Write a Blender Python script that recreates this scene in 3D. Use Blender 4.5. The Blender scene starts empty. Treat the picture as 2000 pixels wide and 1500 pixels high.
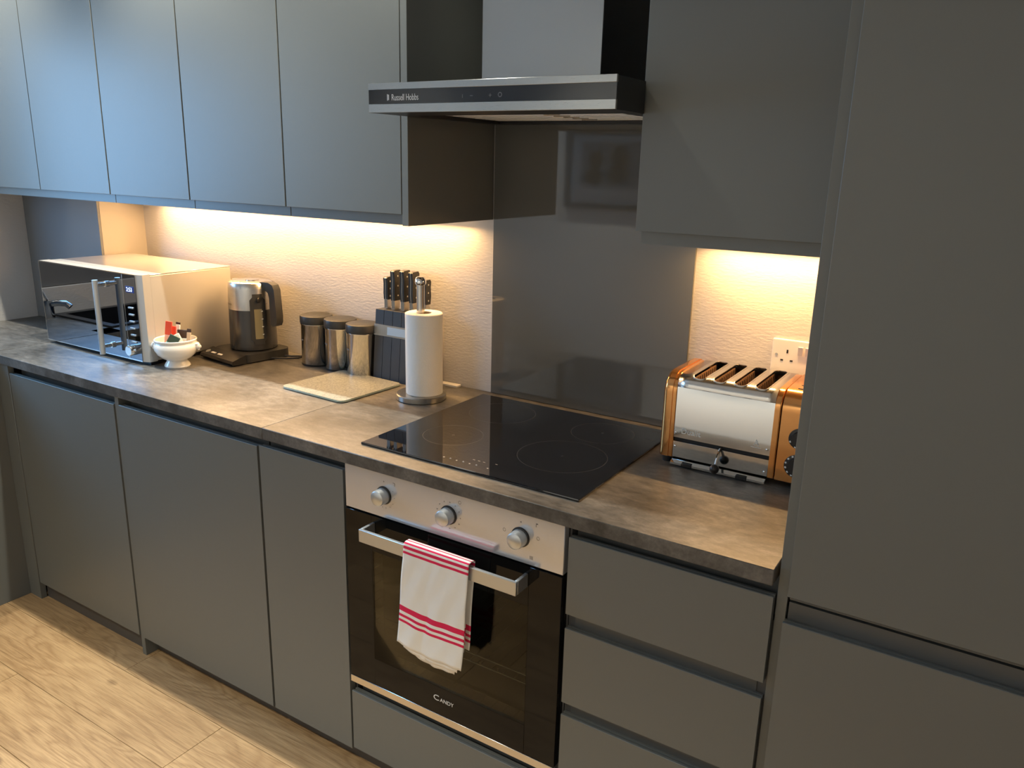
import bpy, bmesh, math, random
from mathutils import Vector, Matrix
random.seed(7)
C = bpy.context.scene.collection
S = bpy.context.scene
PI = math.pi

# ------------------------------------------------------------------ camera
cd = bpy.data.cameras.new('camera'); cam = bpy.data.objects.new('camera', cd); C.objects.link(cam)
cd.sensor_width = 36.0; cd.sensor_fit = 'HORIZONTAL'; cd.lens = 1558.38 * 36 / 2000; cd.clip_start = 0.02
yaw, pitch, roll = 0.5579, -0.2697, 0.0248
fw = Vector((-math.sin(yaw)*math.cos(pitch), math.cos(yaw)*math.cos(pitch), math.sin(pitch)))
rt = Vector((math.cos(yaw), math.sin(yaw), 0)); up = rt.cross(fw)
r2 = rt*math.cos(roll) + up*math.sin(roll); u2 = up*math.cos(roll) - rt*math.sin(roll)
M = Matrix((r2, u2, -fw)).transposed().to_4x4(); M.translation = Vector((0.8236, -1.9097, 1.5692))
cam.matrix_world = M; S.camera = cam

# ------------------------------------------------------------------ world, exposure, large lights
S.view_settings.view_transform = 'Standard'; S.view_settings.look = 'None'
S.view_settings.gamma = 1.0; S.view_settings.use_curve_mapping = False
S.view_settings.exposure = 0.0
S.cycles.use_denoising = True
S.cycles.max_bounces = 10; S.cycles.diffuse_bounces = 5; S.cycles.glossy_bounces = 6
S.cycles.caustics_reflective = True; S.cycles.sample_clamp_indirect = 6.0
w = bpy.data.worlds.new('world'); S.world = w; w.use_nodes = True
w.node_tree.nodes['Background'].inputs[0].default_value = (0.45, 0.70, 1.0, 1)
w.node_tree.nodes['Background'].inputs[1].default_value = 2.0

def area(name, loc, rot, sx, sy, power, col, spread=PI):
    l = bpy.data.lights.new(name, 'AREA'); l.shape = 'RECTANGLE'; l.size = sx; l.size_y = sy
    l.energy = power; l.color = col; l.spread = spread
    o = bpy.data.objects.new(name, l); o.location = loc; o.rotation_euler = rot; C.objects.link(o); return o
def spot(name, loc, power, col, ang=110, blend=0.5, size=0.03):
    l = bpy.data.lights.new(name, 'SPOT'); l.energy = power; l.color = col; l.spot_size = math.radians(ang)
    l.spot_blend = blend; l.shadow_soft_size = size
    o = bpy.data.objects.new(name, l); o.location = loc; C.objects.link(o); return o
DAY = (0.24, 0.56, 1.0); LED = (1.0, 0.58, 0.23); SPOTC = (1.0, 0.97, 0.85)
# daylight coming in through the window over the sink (left wall)
area('window_daylight', (-2.56, -1.13, 1.58), (0, -PI/2, 0), 0.80, 0.84, 22, DAY)
# warm strips under the wall cabinets
area('strip_light_left', (-1.220, -0.044, 1.4130), (math.radians(-24), 0, 0), 1.42, 0.010, 15.0, LED, 3.05)
area('strip_light_right', (0.37, -0.044, 1.4130), (math.radians(-30), 0, 0), 0.34, 0.010, 6.4, LED, 3.05)
# ceiling downlights along the cabinets, then added fill spots
for x, p in ((-2.19, 95), (-1.25, 115), (-0.50, 75)):  # rightmost one is added to light the cabinet door by the hood
    spot('downlight_and_fill', (x, -0.500, 2.565), p, SPOTC, 98, 0.9, 0.018)
for x, p in ((-2.0, 80), (-0.9, 175), (0.2, 175), (1.3, 80)):  # unseen spots added to fill the room and brighten the opposite wall
    spot('downlight_and_fill', (x, -2.20, 2.565), p, SPOTC, 84, 0.8)

# ------------------------------------------------------------------ materials
def mat(name, col, rough=0.5, metal=0.0, spec=0.5, coat=0.0, coat_r=0.05, emit=None, estr=0.0, aniso=0.0):
    m = bpy.data.materials.new(name); m.use_nodes = True
    b = m.node_tree.nodes['Principled BSDF']
    b.inputs['Base Color'].default_value = (*col, 1); b.inputs['Roughness'].default_value = rough
    b.inputs['Metallic'].default_value = metal; b.inputs['Specular IOR Level'].default_value = spec
    b.inputs['Coat Weight'].default_value = coat; b.inputs['Coat Roughness'].default_value = coat_r
    b.inputs['Anisotropic'].default_value = aniso
    if emit: b.inputs['Emission Color'].default_value = (*emit, 1); b.inputs['Emission Strength'].default_value = estr
    return m
def nodes(m): return m.node_tree.nodes, m.node_tree.links, m.node_tree.nodes['Principled BSDF']
def tex(m, scale, stretch=(1, 1, 1), detail=6, rough=0.6, coord='Object', dist=0.0):
    n, l, b = nodes(m)
    tc = n.new('ShaderNodeTexCoord'); mp = n.new('ShaderNodeMapping'); mp.inputs['Scale'].default_value = stretch
    l.new(tc.outputs[coord], mp.inputs['Vector'])
    t = n.new('ShaderNodeTexNoise'); t.inputs['Scale'].default_value = scale; t.inputs['Detail'].default_value = detail
    t.inputs['Roughness'].default_value = rough; t.inputs['Distortion'].default_value = dist
    l.new(mp.outputs[0], t.inputs['Vector']); return t
def ramp(m, src, stops):
    n, l, b = nodes(m); r = n.new('ShaderNodeValToRGB'); e = r.color_ramp.elements
    while len(e) < len(stops): e.new(0.5)
    for el, (p, c) in zip(e, stops): el.position = p; el.color = (*c, 1)
    l.new(src, r.inputs[0]); return r
def bump(m, src, strength, dist=0.002):
    n, l, b = nodes(m); u = n.new('ShaderNodeBump'); u.inputs['Strength'].default_value = strength
    u.inputs['Distance'].default_value = dist; l.new(src, u.inputs['Height']); l.new(u.outputs[0], b.inputs['Normal'])
def vary_rough(m, src, lo, hi):
    n, l, b = nodes(m); r = n.new('ShaderNodeMapRange'); r.inputs['To Min'].default_value = lo; r.inputs['To Max'].default_value = hi
    l.new(src, r.inputs['Value']); l.new(r.outputs[0], b.inputs['Roughness'])
def mixc(m, fac, a, b_, mode='MIX'):
    n, l, b = nodes(m); x = n.new('ShaderNodeMix'); x.data_type = 'RGBA'; x.blend_type = mode
    for i, v in ((0, fac), (6, a), (7, b_)):
        if hasattr(v, 'links'): l.new(v, x.inputs[i])
        elif i == 0: x.inputs[0].default_value = v
        else: x.inputs[i].default_value = (*v, 1)
    return x.outputs[2]

# matt grey cabinet lacquer
m_cab = mat('cabinet_grey', (0.150, 0.156, 0.144), 0.42, spec=0.4)
t = tex(m_cab, 220, detail=3); vary_rough(m_cab, t.outputs[0], 0.38, 0.48)
m_rail = mat('rail_grey', (0.09, 0.094, 0.092), 0.5)
m_plinth = mat('plinth_grey', (0.085, 0.08, 0.075), 0.45)
m_carc = mat('carcass_grey', (0.08, 0.08, 0.08), 0.6)
# plaster wall with roller strokes
m_wall = mat('wall_paint', (0.62, 0.585, 0.545), 0.55)
t = tex(m_wall, 55, (1, 1, 3.2), 5, 0.65); bump(m_wall, t.outputs[0], 0.36, 0.003)
m_wall2 = mat('far_wall_paint', (0.80, 0.79, 0.76), 0.6)
t = tex(m_wall2, 40, (1, 1, 2), 4); bump(m_wall2, t.outputs[0], 0.1, 0.003)
m_ceil = mat('ceiling_paint', (0.80, 0.80, 0.78), 0.8)
# concrete-look laminate worktop
m_top = mat('worktop_laminate', (0.2, 0.19, 0.18), 0.4)
t1 = tex(m_top, 3.2, (1.0, 1.5, 1), 9, 0.68, dist=0.6); t2 = tex(m_top, 26, (1, 2.6, 1), 6, 0.7); t3 = tex(m_top, 130, (1, 2, 1), 4)
c1 = ramp(m_top, t1.outputs[0], [(0.32, (0.052, 0.049, 0.044)), (0.50, (0.118, 0.111, 0.100)), (0.68, (0.205, 0.191, 0.170))]).outputs[0]
c2 = ramp(m_top, t2.outputs[0], [(0.34, (0.50, 0.50, 0.50)), (0.66, (1.30, 1.30, 1.30))]).outputs[0]
c3 = ramp(m_top, t3.outputs[0], [(0.3, (0.84, 0.84, 0.84)), (0.7, (1.12, 1.12, 1.12))]).outputs[0]
cc = mixc(m_top, 1.0, mixc(m_top, 0.8, c1, c2, 'MULTIPLY'), c3, 'MULTIPLY')
nodes(m_top)[1].new(cc, nodes(m_top)[2].inputs['Base Color'])
vary_rough(m_top, t2.outputs[0], 0.30, 0.44); bump(m_top, t3.outputs[0], 0.08, 0.001)
# oak planks
def wood(name):
    m = mat(name, (0.4, 0.27, 0.15), 0.42); n, l, b = nodes(m)
    tc = n.new('ShaderNodeTexCoord'); oi = n.new('ShaderNodeObjectInfo')
    off = n.new('ShaderNodeVectorMath'); off.operation = 'SCALE'; cmb = n.new('ShaderNodeCombineXYZ')
    for k in (0, 1): l.new(oi.outputs['Random'], cmb.inputs[k])
    l.new(cmb.outputs[0], off.inputs[0]); off.inputs['Scale'].default_value = 23.0
    add = n.new('ShaderNodeVectorMath'); l.new(tc.outputs['Object'], add.inputs[0]); l.new(off.outputs[0], add.inputs[1])
    def mp(sc, src=add.outputs[0]):
        x = n.new('ShaderNodeMapping'); x.inputs['Scale'].default_value = sc; l.new(src, x.inputs[0]); return x.outputs[0]
    big = n.new('ShaderNodeTexNoise'); big.inputs['Scale'].default_value = 1.0; big.inputs['Detail'].default_value = 2.5; big.inputs['Distortion'].default_value = 0.8
    l.new(mp((1.1, 7.5, 1)), big.inputs['Vector'])
    mul = n.new('ShaderNodeMath'); mul.operation = 'MULTIPLY'; mul.inputs[1].default_value = 13.0; l.new(big.outputs[0], mul.inputs[0])
    fr = n.new('ShaderNodeMath'); fr.operation = 'PINGPONG'; fr.inputs[1].default_value = 0.5; l.new(mul.outputs[0], fr.inputs[0])
    rings = ramp(m, fr.outputs[0], [(0.0, (0.74, 0.69, 0.64)), (0.30, (0.95, 0.94, 0.92)), (1.0, (1.06, 1.06, 1.05))]).outputs[0]
    fine = n.new('ShaderNodeTexNoise'); fine.inputs['Scale'].default_value = 1.0; fine.inputs['Detail'].default_value = 7; fine.inputs['Roughness'].default_value = 0.7
    l.new(mp((9, 260, 1)), fine.inputs['Vector'])
    gr = ramp(m, fine.outputs[0], [(0.30, (0.62, 0.58, 0.54)), (0.55, (1.0, 1.0, 1.0)), (0.75, (1.15, 1.14, 1.12))]).outputs[0]
    tone = n.new('ShaderNodeTexNoise'); tone.inputs['Scale'].default_value = 2.2; tone.inputs['Detail'].default_value = 3; l.new(mp((1, 4, 1)), tone.inputs['Vector'])
    base = ramp(m, tone.outputs[0], [(0.3, (0.375, 0.235, 0.112)), (0.7, (0.505, 0.332, 0.168))]).outputs[0]
    vr = n.new('ShaderNodeTexVoronoi'); vr.inputs['Scale'].default_value = 1.0; l.new(mp((2.1, 4.6, 0.0)), vr.inputs['Vector'])
    kn = ramp(m, vr.outputs['Distance'], [(0.02, (0.22, 0.17, 0.13)), (0.075, (1, 1, 1))]).outputs[0]
    c = mixc(m, 1.0, mixc(m, 1.0, mixc(m, 0.85, base, rings, 'MULTIPLY'), gr, 'MULTIPLY'), kn, 'MULTIPLY')
    l.new(c, b.inputs['Base Color']); bump(m, fine.outputs[0], 0.12, 0.001)
    return m
m_wood = wood('oak_plank'); m_gapd = mat('floor_base', (0.05, 0.035, 0.02), 0.8)
# metals, glass, plastics
def brushed(name, col, rough, stretch, lo, hi):
    m = mat(name, col, rough, 1.0); t = tex(m, 60, stretch, 3); vary_rough(m, t.outputs[0], lo, hi); return m
m_steel = brushed('brushed_steel', (0.36, 0.36, 0.345), 0.3, (1, 1, 30), 0.28, 0.38)
m_steelk = brushed('kettle_steel', (0.62, 0.60, 0.56), 0.3, (1, 1, 30), 0.24, 0.34)
m_steelx = brushed('brushed_steel_long', (0.42, 0.42, 0.40), 0.3, (1, 30, 30), 0.24, 0.34)
m_satin = mat('satin_steel', (0.66, 0.63, 0.58), 0.22, 1.0)
m_panel = mat('oven_panel_steel', (0.60, 0.62, 0.655), 0.13, 0.5)
m_chrome = mat('chrome', (0.80, 0.79, 0.77), 0.06, 1.0)
m_polish = mat('polished_steel', (0.62, 0.61, 0.585), 0.09, 1.0)
m_alu = mat('matt_aluminium', (0.58, 0.60, 0.60), 0.38, 0.85)
m_copper = mat('copper_lacquer', (0.72, 0.34, 0.115), 0.17, 0.9)
m_mwsil = mat('silver_paint', (0.60, 0.57, 0.52), 0.36, 0.35)
m_mwtop = mat('silver_paint_gloss', (0.64, 0.62, 0.58), 0.22, 0.35)
m_mirror = mat('mirror_door', (0.27, 0.30, 0.35), 0.02, 1.0)
m_mirror2 = mat('mirror_panel_dark', (0.20, 0.22, 0.26), 0.03, 1.0)
m_black = mat('black_plastic', (0.012, 0.012, 0.013), 0.35)
m_blackg = mat('black_glass', (0.006, 0.006, 0.006), 0.05, spec=0.2)
m_hob = mat('hob_glass', (0.005, 0.005, 0.006), 0.025); m_hob.node_tree.nodes['Principled BSDF'].inputs['IOR'].default_value = 1.75
m_hobring = mat('hob_print', (0.035, 0.035, 0.037), 0.3)
m_hobmark = mat('hob_mark', (0.35, 0.33, 0.30), 0.4)
m_splash = mat('splashback_glass', (0.110, 0.110, 0.102), 0.04, spec=0.8)
m_splash2 = mat('splashback_daylit_grey', (0.19, 0.20, 0.21), 0.16)  # blue window light put into the panel's grey, lighter than the cabinets
m_hoodblk = mat('hood_black_glass', (0.02, 0.021, 0.022), 0.12)
m_hoodside = mat('hood_black_paint', (0.008, 0.008, 0.009), 0.4)
m_white = mat('white_plastic', (0.80, 0.77, 0.72), 0.3)
m_cer = mat('white_ceramic', (0.82, 0.80, 0.75), 0.10, coat=0.4)
m_print = mat('light_print', (0.75, 0.75, 0.72), 0.5); m_printd = mat('dark_print', (0.02, 0.02, 0.02), 0.5)
m_printg = mat('grey_print', (0.16, 0.155, 0.15), 0.5)
m_dark = mat('dark_void', (0.008, 0.008, 0.008), 0.7)
m_kgrey = mat('kettle_dark_grey', (0.035, 0.034, 0.032), 0.24, coat=0.3)
m_khand = mat('kettle_handle', (0.030, 0.030, 0.029), 0.38)
m_gauge = mat('kettle_gauge', (0.22, 0.20, 0.12), 0.10)
m_knifeb = mat('knife_block_slate', (0.045, 0.049, 0.056), 0.5)
t = tex(m_knifeb, 30, (1, 1, 0.2), 4); bump(m_knifeb, t.outputs[0], 0.08)
m_khandle = mat('knife_handle', (0.022, 0.022, 0.022), 0.35)
m_paper = mat('kitchen_paper', (0.84, 0.82, 0.77), 0.9)
t = tex(m_paper, 320, (1, 1, 1), 2); bump(m_paper, t.outputs[0], 0.5, 0.002)
m_card = mat('cardboard', (0.35, 0.26, 0.17), 0.85)
m_sink = mat('black_composite', (0.012, 0.012, 0.014), 0.3)
m_mica = mat('mica_plate', (0.22, 0.12, 0.065), 0.6)
m_red = mat('red_paper', (0.75, 0.07, 0.03), 0.5); m_pink = mat('pink_paper', (0.80, 0.38, 0.28), 0.5)
m_teal = mat('teal_paper', (0.20, 0.50, 0.46), 0.45); m_cream = mat('cream_paper', (0.78, 0.72, 0.58), 0.5)
m_brown = mat('brown_paper', (0.045, 0.022, 0.015), 0.4); m_beige = mat('beige_paper', (0.55, 0.38, 0.24), 0.5)
m_display = mat('blue_display', (0.01, 0.02, 0.08), 0.2, emit=(0.06, 0.18, 1.0), estr=0.12)
m_digit = mat('display_digit', (0.5, 0.7, 1.0), 0.4, emit=(0.65, 0.80, 1.0), estr=2.0)
m_ledbody = mat('strip_housing', (0.55, 0.54, 0.50), 0.4)
m_diff = mat('strip_diffuser', (0.9, 0.85, 0.75), 0.5, emit=(1.0, 0.70, 0.40), estr=6.0)
m_upvc = mat('white_gloss_paint', (0.8, 0.8, 0.8), 0.3); m_anth = mat('anthracite_frame', (0.15, 0.152, 0.156), 0.35)
m_bench = mat('bench_fabric', (0.012, 0.012, 0.012), 0.8)
m_mount = mat('picture_mount', (0.85, 0.85, 0.83), 0.7); m_photo = mat('grey_photo', (0.34, 0.34, 0.34), 0.5)
# textured glass chopping board
m_board = mat('frosted_glass', (0.60, 0.60, 0.52), 0.32, coat=0.1, coat_r=0.2)
t = tex(m_board, 190, detail=3, rough=.8); bump(m_board, t.outputs[0], 0.45, 0.001)
cb = ramp(m_board, t.outputs[0], [(0.35, (0.17, 0.18, 0.16)), (0.65, (0.40, 0.405, 0.355))]); nodes(m_board)[1].new(cb.outputs[0], nodes(m_board)[2].inputs['Base Color'])
m_boarde = mat('glass_edge', (0.30, 0.36, 0.30), 0.1)
def thin_glass(name, tint, fac):
    m = bpy.data.materials.new(name); m.use_nodes = True; n, l = m.node_tree.nodes, m.node_tree.links
    n.remove(n['Principled BSDF']); tr = n.new('ShaderNodeBsdfTransparent'); tr.inputs[0].default_value = (*tint, 1)
    gl = n.new('ShaderNodeBsdfGlossy'); gl.inputs['Roughness'].default_value = 0.02
    fr = n.new('ShaderNodeFresnel'); fr.inputs[0].default_value = fac; mx = n.new('ShaderNodeMixShader')
    l.new(fr.outputs[0], mx.inputs[0]); l.new(tr.outputs[0], mx.inputs[1]); l.new(gl.outputs[0], mx.inputs[2])
    l.new(mx.outputs[0], n['Material Output'].inputs[0]); return m
m_pane = thin_glass('window_glass', (0.95, 0.97, 1.0), 1.45)
m_ovenglass = thin_glass('oven_glass', (0.50, 0.49, 0.42), 1.28)
m_picglass = thin_glass('picture_glass', (0.97, 0.97, 0.97), 1.22)
# towel: red stripes by length along the cloth (UV v in metres from the fold)
m_towel = mat('towel_cloth', (0.78, 0.77, 0.72), 0.9); n, l, b = nodes(m_towel)
uv = n.new('ShaderNodeUVMap'); uv.uv_map = 'UVMap'; sp = n.new('ShaderNodeSeparateXYZ'); l.new(uv.outputs[0], sp.inputs[0])
ab = n.new('ShaderNodeMath'); ab.operation = 'ABSOLUTE'; l.new(sp.outputs[1], ab.inputs[0])
acc = None
for a0, a1 in ((-0.002, 0.0015), (0.0085, 0.0155), (0.0215, 0.0285), (0.0345, 0.0405), (0.172, 0.1855), (0.1935, 0.2005), (0.2075, 0.2140)):
    p = n.new('ShaderNodeMath'); p.operation = 'COMPARE'; p.inputs[1].default_value = (a0+a1)/2; p.inputs[2].default_value = (a1-a0)/2
    l.new(ab.outputs[0], p.inputs[0])
    if acc is None: acc = p.outputs[0]
    else:
        q = n.new('ShaderNodeMath'); q.operation = 'MAXIMUM'; l.new(acc, q.inputs[0]); l.new(p.outputs[0], q.inputs[1]); acc = q.outputs[0]
l.new(mixc(m_towel, acc, (0.86, 0.86, 0.82), (0.72, 0.015, 0.085)), b.inputs['Base Color'])
t = tex(m_towel, 900, (1, 1, 1), 2); bump(m_towel, t.outputs[0], 0.25, 0.001)

# ------------------------------------------------------------------ mesh helpers
class MB:
    def __init__(s): s.bm = bmesh.new()
    def box(s, x0, x1, y0, y1, z0, z1, b=0.0, seg=1):
        v = bmesh.ops.create_cube(s.bm, size=1.0)['verts']
        bmesh.ops.scale(s.bm, vec=(x1-x0, y1-y0, z1-z0), verts=v)
        bmesh.ops.translate(s.bm, vec=((x0+x1)/2, (y0+y1)/2, (z0+z1)/2), verts=v)
        if b > 0:
            e = list({e for q in v for e in q.link_edges})
            bmesh.ops.bevel(s.bm, geom=e, offset=b, segments=seg, profile=0.5, affect='EDGES')
        return s
    def cyl(s, p0, p1, r, seg=20, r1=None, caps=True):
        p0, p1 = Vector(p0), Vector(p1); d = p1-p0
        q = d.to_track_quat('Z', 'Y').to_matrix().to_4x4(); q.translation = (p0+p1)/2
        bmesh.ops.create_cone(s.bm, cap_ends=caps, segments=seg, radius1=r, radius2=r if r1 is None else r1, depth=d.length, matrix=q); return s
    def sph(s, c, r, seg=16, sc=(1, 1, 1)):
        m = Matrix.Translation(c) @ Matrix.Diagonal((*sc, 1)); bmesh.ops.create_uvsphere(s.bm, u_segments=seg, v_segments=seg//2+2, radius=r, matrix=m); return s
    def lathe(s, prof, c=(0, 0, 0), seg=40, axis='z'):
        rings = []
        for r, z in prof:
            if r < 1e-6: rings.append([s.bm.verts.new(s._ax(0, 0, z, c, axis))]); continue
            rings.append([s.bm.verts.new(s._ax(r*math.cos(2*PI*k/seg), r*math.sin(2*PI*k/seg), z, c, axis)) for k in range(seg)])
        for a, b_ in zip(rings, rings[1:]):
            for k in range(seg):
                k2 = (k+1) % seg
                f = [a[k % len(a)], a[k2 % len(a)], b_[k2 % len(b_)], b_[k % len(b_)]]
                f = list(dict.fromkeys(f))
                if len(f) > 2:
                    try: s.bm.faces.new(f)
                    except ValueError: pass
        return s
    @staticmethod
    def _ax(x, y, z, c, axis):
        if axis == 'y': return (c[0]+x, c[1]-z, c[2]+y)      # axis pointing towards -y
        if axis == 'x': return (c[0]+z, c[1]+x, c[2]+y)
        return (c[0]+x, c[1]+y, c[2]+z)
    def prism(s, poly, a0, a1, axis='x'):                      # poly in (y,z) for x, (x,z) for y, (x,y) for z
        f = {'x': lambda p, a: (a, p[0], p[1]), 'y': lambda p, a: (p[0], a, p[1]), 'z': lambda p, a: (p[0], p[1], a)}[axis]
        A = [s.bm.verts.new(f(p, a0)) for p in poly]; B = [s.bm.verts.new(f(p, a1)) for p in poly]
        s.bm.faces.new(A); s.bm.faces.new(list(reversed(B)))
        for i in range(len(poly)):
            j = (i+1) % len(poly); s.bm.faces.new((A[j], A[i], B[i], B[j]))
        return s
    def tube(s, pts, r, seg=8):
        pts = [Vector(p) for p in pts]; rings = []
        for i, p in enumerate(pts):
            d = (pts[min(i+1, len(pts)-1)] - pts[max(i-1, 0)]).normalized()
            q = d.to_track_quat('Z', 'Y'); rings.append([s.bm.verts.new(p + q @ Vector((r*math.cos(2*PI*k/seg), r*math.sin(2*PI*k/seg), 0))) for k in range(seg)])
        for a, b_ in zip(rings, rings[1:]):
            for k in range(seg): s.bm.faces.new((a[k], a[(k+1) % seg], b_[(k+1) % seg], b_[k]))
        s.bm.faces.new(list(reversed(rings[0]))); s.bm.faces.new(rings[-1]); return s
    def grid(s, rows):                                          # rows of points -> quads
        V = [[s.bm.verts.new(p) for p in r] for r in rows]
        for a, b_ in zip(V, V[1:]):
            for i in range(len(a)-1): s.bm.faces.new((a[i], a[i+1], b_[i+1], b_[i]))
        return s

def org(o):
    v = Vector((0, 0, 0))
    while o: v = v + o.location; o = o.parent
    return v
def obj(name, mb, m, parent=None, smooth=40, origin=None, local=False):
    me = bpy.data.meshes.new(name); bmesh.ops.recalc_face_normals(mb.bm, faces=mb.bm.faces[:])
    if parent is not None: off = Vector((0, 0, 0)) if local else org(parent)
    else:
        if origin is None:
            xs = [v.co for v in mb.bm.verts]
            origin = ((min(p.x for p in xs)+max(p.x for p in xs))/2, (min(p.y for p in xs)+max(p.y for p in xs))/2, min(p.z for p in xs))
        off = Vector(origin)
    bmesh.ops.translate(mb.bm, vec=-off, verts=mb.bm.verts[:])
    mb.bm.to_mesh(me); mb.bm.free(); me.materials.append(m)
    for p in me.polygons: p.use_smooth = True
    me.set_sharp_from_angle(angle=math.radians(smooth))
    o = bpy.data.objects.new(name, me); C.objects.link(o)
    if parent is not None: o.parent = parent
    else: o.location = off
    return o
def tag(o, label, cat, group=None):
    o['label'] = label; o['category'] = cat
    if group: o['group'] = group
    return o
def thing(name, label, cat, loc, rz=0.0, group=None):
    o = bpy.data.objects.new(name, None); o.empty_display_size = 0.05; o.location = loc; o.rotation_euler = (0, 0, rz); C.objects.link(o)
    return tag(o, label, cat, group)
def struct(name, mb, m):
    o = obj(name, mb, m, origin=(0, 0, 0)); o['kind'] = 'structure'; return o
DG = bpy.context.evaluated_depsgraph_get
def text(name, s, size, loc, m, parent, face='front', extrude=0.0003, sx=1.0, local=False, align='LEFT', space=1.0):
    cu = bpy.data.curves.new('lettering_curve', 'FONT'); cu.body = s; cu.size = size; cu.extrude = extrude; cu.align_x = align
    cu.resolution_u = 3; cu.space_character = space
    to = bpy.data.objects.new('lettering_tmp', cu); C.objects.link(to); bpy.context.view_layer.update()
    me = bpy.data.meshes.new_from_object(to.evaluated_get(DG())); bpy.data.objects.remove(to)
    off = Vector((0, 0, 0)) if local else org(parent)
    for v in me.vertices:
        x, y, z = v.co; x *= sx
        p = Vector((loc[0]+x, loc[1]-z, loc[2]+y)) if face == 'front' else Vector((loc[0]+x, loc[1]+y, loc[2]+z))
        v.co = p - off
    me.name = name; me.materials.clear(); me.materials.append(m)
    o = bpy.data.objects.new(name, me); C.objects.link(o); o.parent = parent; return o

# ------------------------------------------------------------------ room shell
XL, XR, YF, H = -2.587, 2.55, -2.62, 2.60
ZW = 0.91
struct('wall_back', MB().box(XL-0.1, XR+0.1, 0.0, 0.10, -0.02, H), m_wall)
wl = MB(); wy0, wy1, wz0, wz1 = -1.62, -0.64, 1.02, 2.06
wl.box(XL-0.10, XL, YF-0.1, wy0, -0.02, H).box(XL-0.10, XL, wy1, 0.0, -0.02, H).box(XL-0.10, XL, wy0, wy1, -0.02, wz0).box(XL-0.10, XL, wy0, wy1, wz1, H)
struct('wall_left', wl, m_wall)
struct('wall_right', MB().box(XR, XR+0.10, YF-0.1, 0.0, -0.02, H), m_wall2)
struct('wall_front', MB().box(XL-0.1, XR+0.1, YF-0.10, YF, -0.02, H), m_wall2)
struct('ceiling', MB().box(XL-0.1, XR+0.1, YF-0.1, 0.1, H, H+0.08), m_ceil)
struct('baseboard_front', MB().box(XL, XR, YF, YF+0.015, 0.0, 0.10, 0.004), m_upvc)
# window over the sink
win = struct('window_1', MB().box(XL-0.075, XL-0.02, wy0, wy0+0.05, wz0, wz1, .004).box(XL-0.075, XL-0.02, wy1-0.05, wy1, wz0, wz1, .004)
             .box(XL-0.075, XL-0.02, wy0+.05, wy1-.05, wz0, wz0+0.12, .004).box(XL-0.075, XL-0.02, wy0+.05, wy1-.05, wz1-0.05, wz1, .004)
             .box(XL-0.075, XL-0.02, -1.155, -1.105, wz0+.12, wz1-.05, .004), m_anth)
obj('pane', MB().box(XL-0.052, XL-0.047, wy0+.05, -1.155, wz0+.12, wz1-.05), m_pane, win)
obj('pane', MB().box(XL-0.052, XL-0.047, -1.105, wy1-.05, wz0+.12, wz1-.05), m_pane, win)
# pipe boxing in the back left corner
XB, YB = -2.0723, -0.187
struct('trim_1', MB().box(XL, XB, YB+0.010, 0.0, ZW, 2.2), mat('boxing_paint', (0.44, 0.40, 0.36), 0.5))
# floor of oak planks
fl = struct('floor', MB().box(XL-0.1, XR+0.1, YF-0.1, 0.1, -0.06, -0.008), m_gapd)
rows = [-0.699-0.192*k for k in range(-4, 11)]
joint0 = {-0.507: -0.20, -0.699: -1.345, -0.891: -0.877, -1.083: -1.60}
for i in range(len(rows)-1):
    ya, yb = rows[i+1], rows[i]; yb = min(yb, 0.0); ya = max(ya, YF)
    j = joint0.get(round(rows[i+1]+0.192, 3) if False else round(rows[i], 3), random.uniform(-2, -0.5))
    j = {3: -1.345, 4: -0.877, 5: -1.60, 6: -0.45}.get(i, j)
    xs = [XL]
    x = j - 1.845*3
    while x < XR:
        if x > XL+0.02: xs.append(x)
        x += 1.845
    xs.append(XR)
    for a, b_ in zip(xs, xs[1:]):
        if b_-a > 0.03:
            obj('plank', MB().box(a+.0006, b_-.0006, ya+.0006, yb-.0006, -0.008, 0.0, 0.0008), m_wood, fl)

# ------------------------------------------------------------------ cabinets
YD = -0.615                                                     # base door faces
def jdoor(x0, x1, z0, z1, y=YD):                                # slab with a J-pull lip along its top edge
    h = z1
    return MB().prism([(y, z0), (y, h-.001), (y+.001, h), (y+.006, h), (y+.0075, h-.006), (y+.012, h-.006), (y+.0135, h-.0015), (y+.019, h-.0015), (y+.019, z0)], x0, x1, 'x')
def base_cab(name, label, x0, x1, fronts, ztop=0.855):
    t = thing(name, label, 'cabinet', ((x0+x1)/2, -0.3, 0.065))
    obj('carcass', MB().box(x0, x1, -0.594, -0.02, 0.066, 0.80).box(x0, x0+.016, -.57, -.02, .80, .878).box(x1-.016, x1, -.57, -.02, .80, .878), m_carc, t)
    for (n, z0, z1) in fronts: obj(n, jdoor(x0+.002, x1-.002, z0, z1), m_cab, t)
    obj('rail', MB().box(x0+.001, x1-.001, -0.575, -0.560, 0.80, 0.8785), m_rail, t)
    return t
base_cab('base_cabinet', 'grey handleless cupboard door below the microwave, leftmost of the base row', -1.9757, -1.3795, [('door', 0.0685, 0.850)])
base_cab('base_cabinet', 'grey handleless cupboard door below the kettle and canisters, standing over the floor leg', -1.3570, -0.7530, [('door', 0.0685, 0.852)])
base_cab('base_cabinet', 'narrow grey handleless cupboard directly left of the oven', -0.7485, -0.4520, [('door', 0.0685, 0.856)])
t = base_cab('drawer_cabinet', 'grey three-drawer base unit right of the oven, beside the tall cabinet', 0.1565, 0.5625,
             [('drawer_front', 0.683, 0.8550), ('drawer_front', 0.473, 0.650), ('drawer_front', 0.0685, 0.4425)])
for z0 in (0.640, 0.430): obj('rail', MB().box(.1725, .5465, -.597, -.5945, z0, z0+.06), m_rail, t)
t = thing('oven_cabinet', 'grey housing with wide pull-out drawer front underneath the oven', 'cabinet', (-0.1485, -0.3, 0.065))
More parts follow.
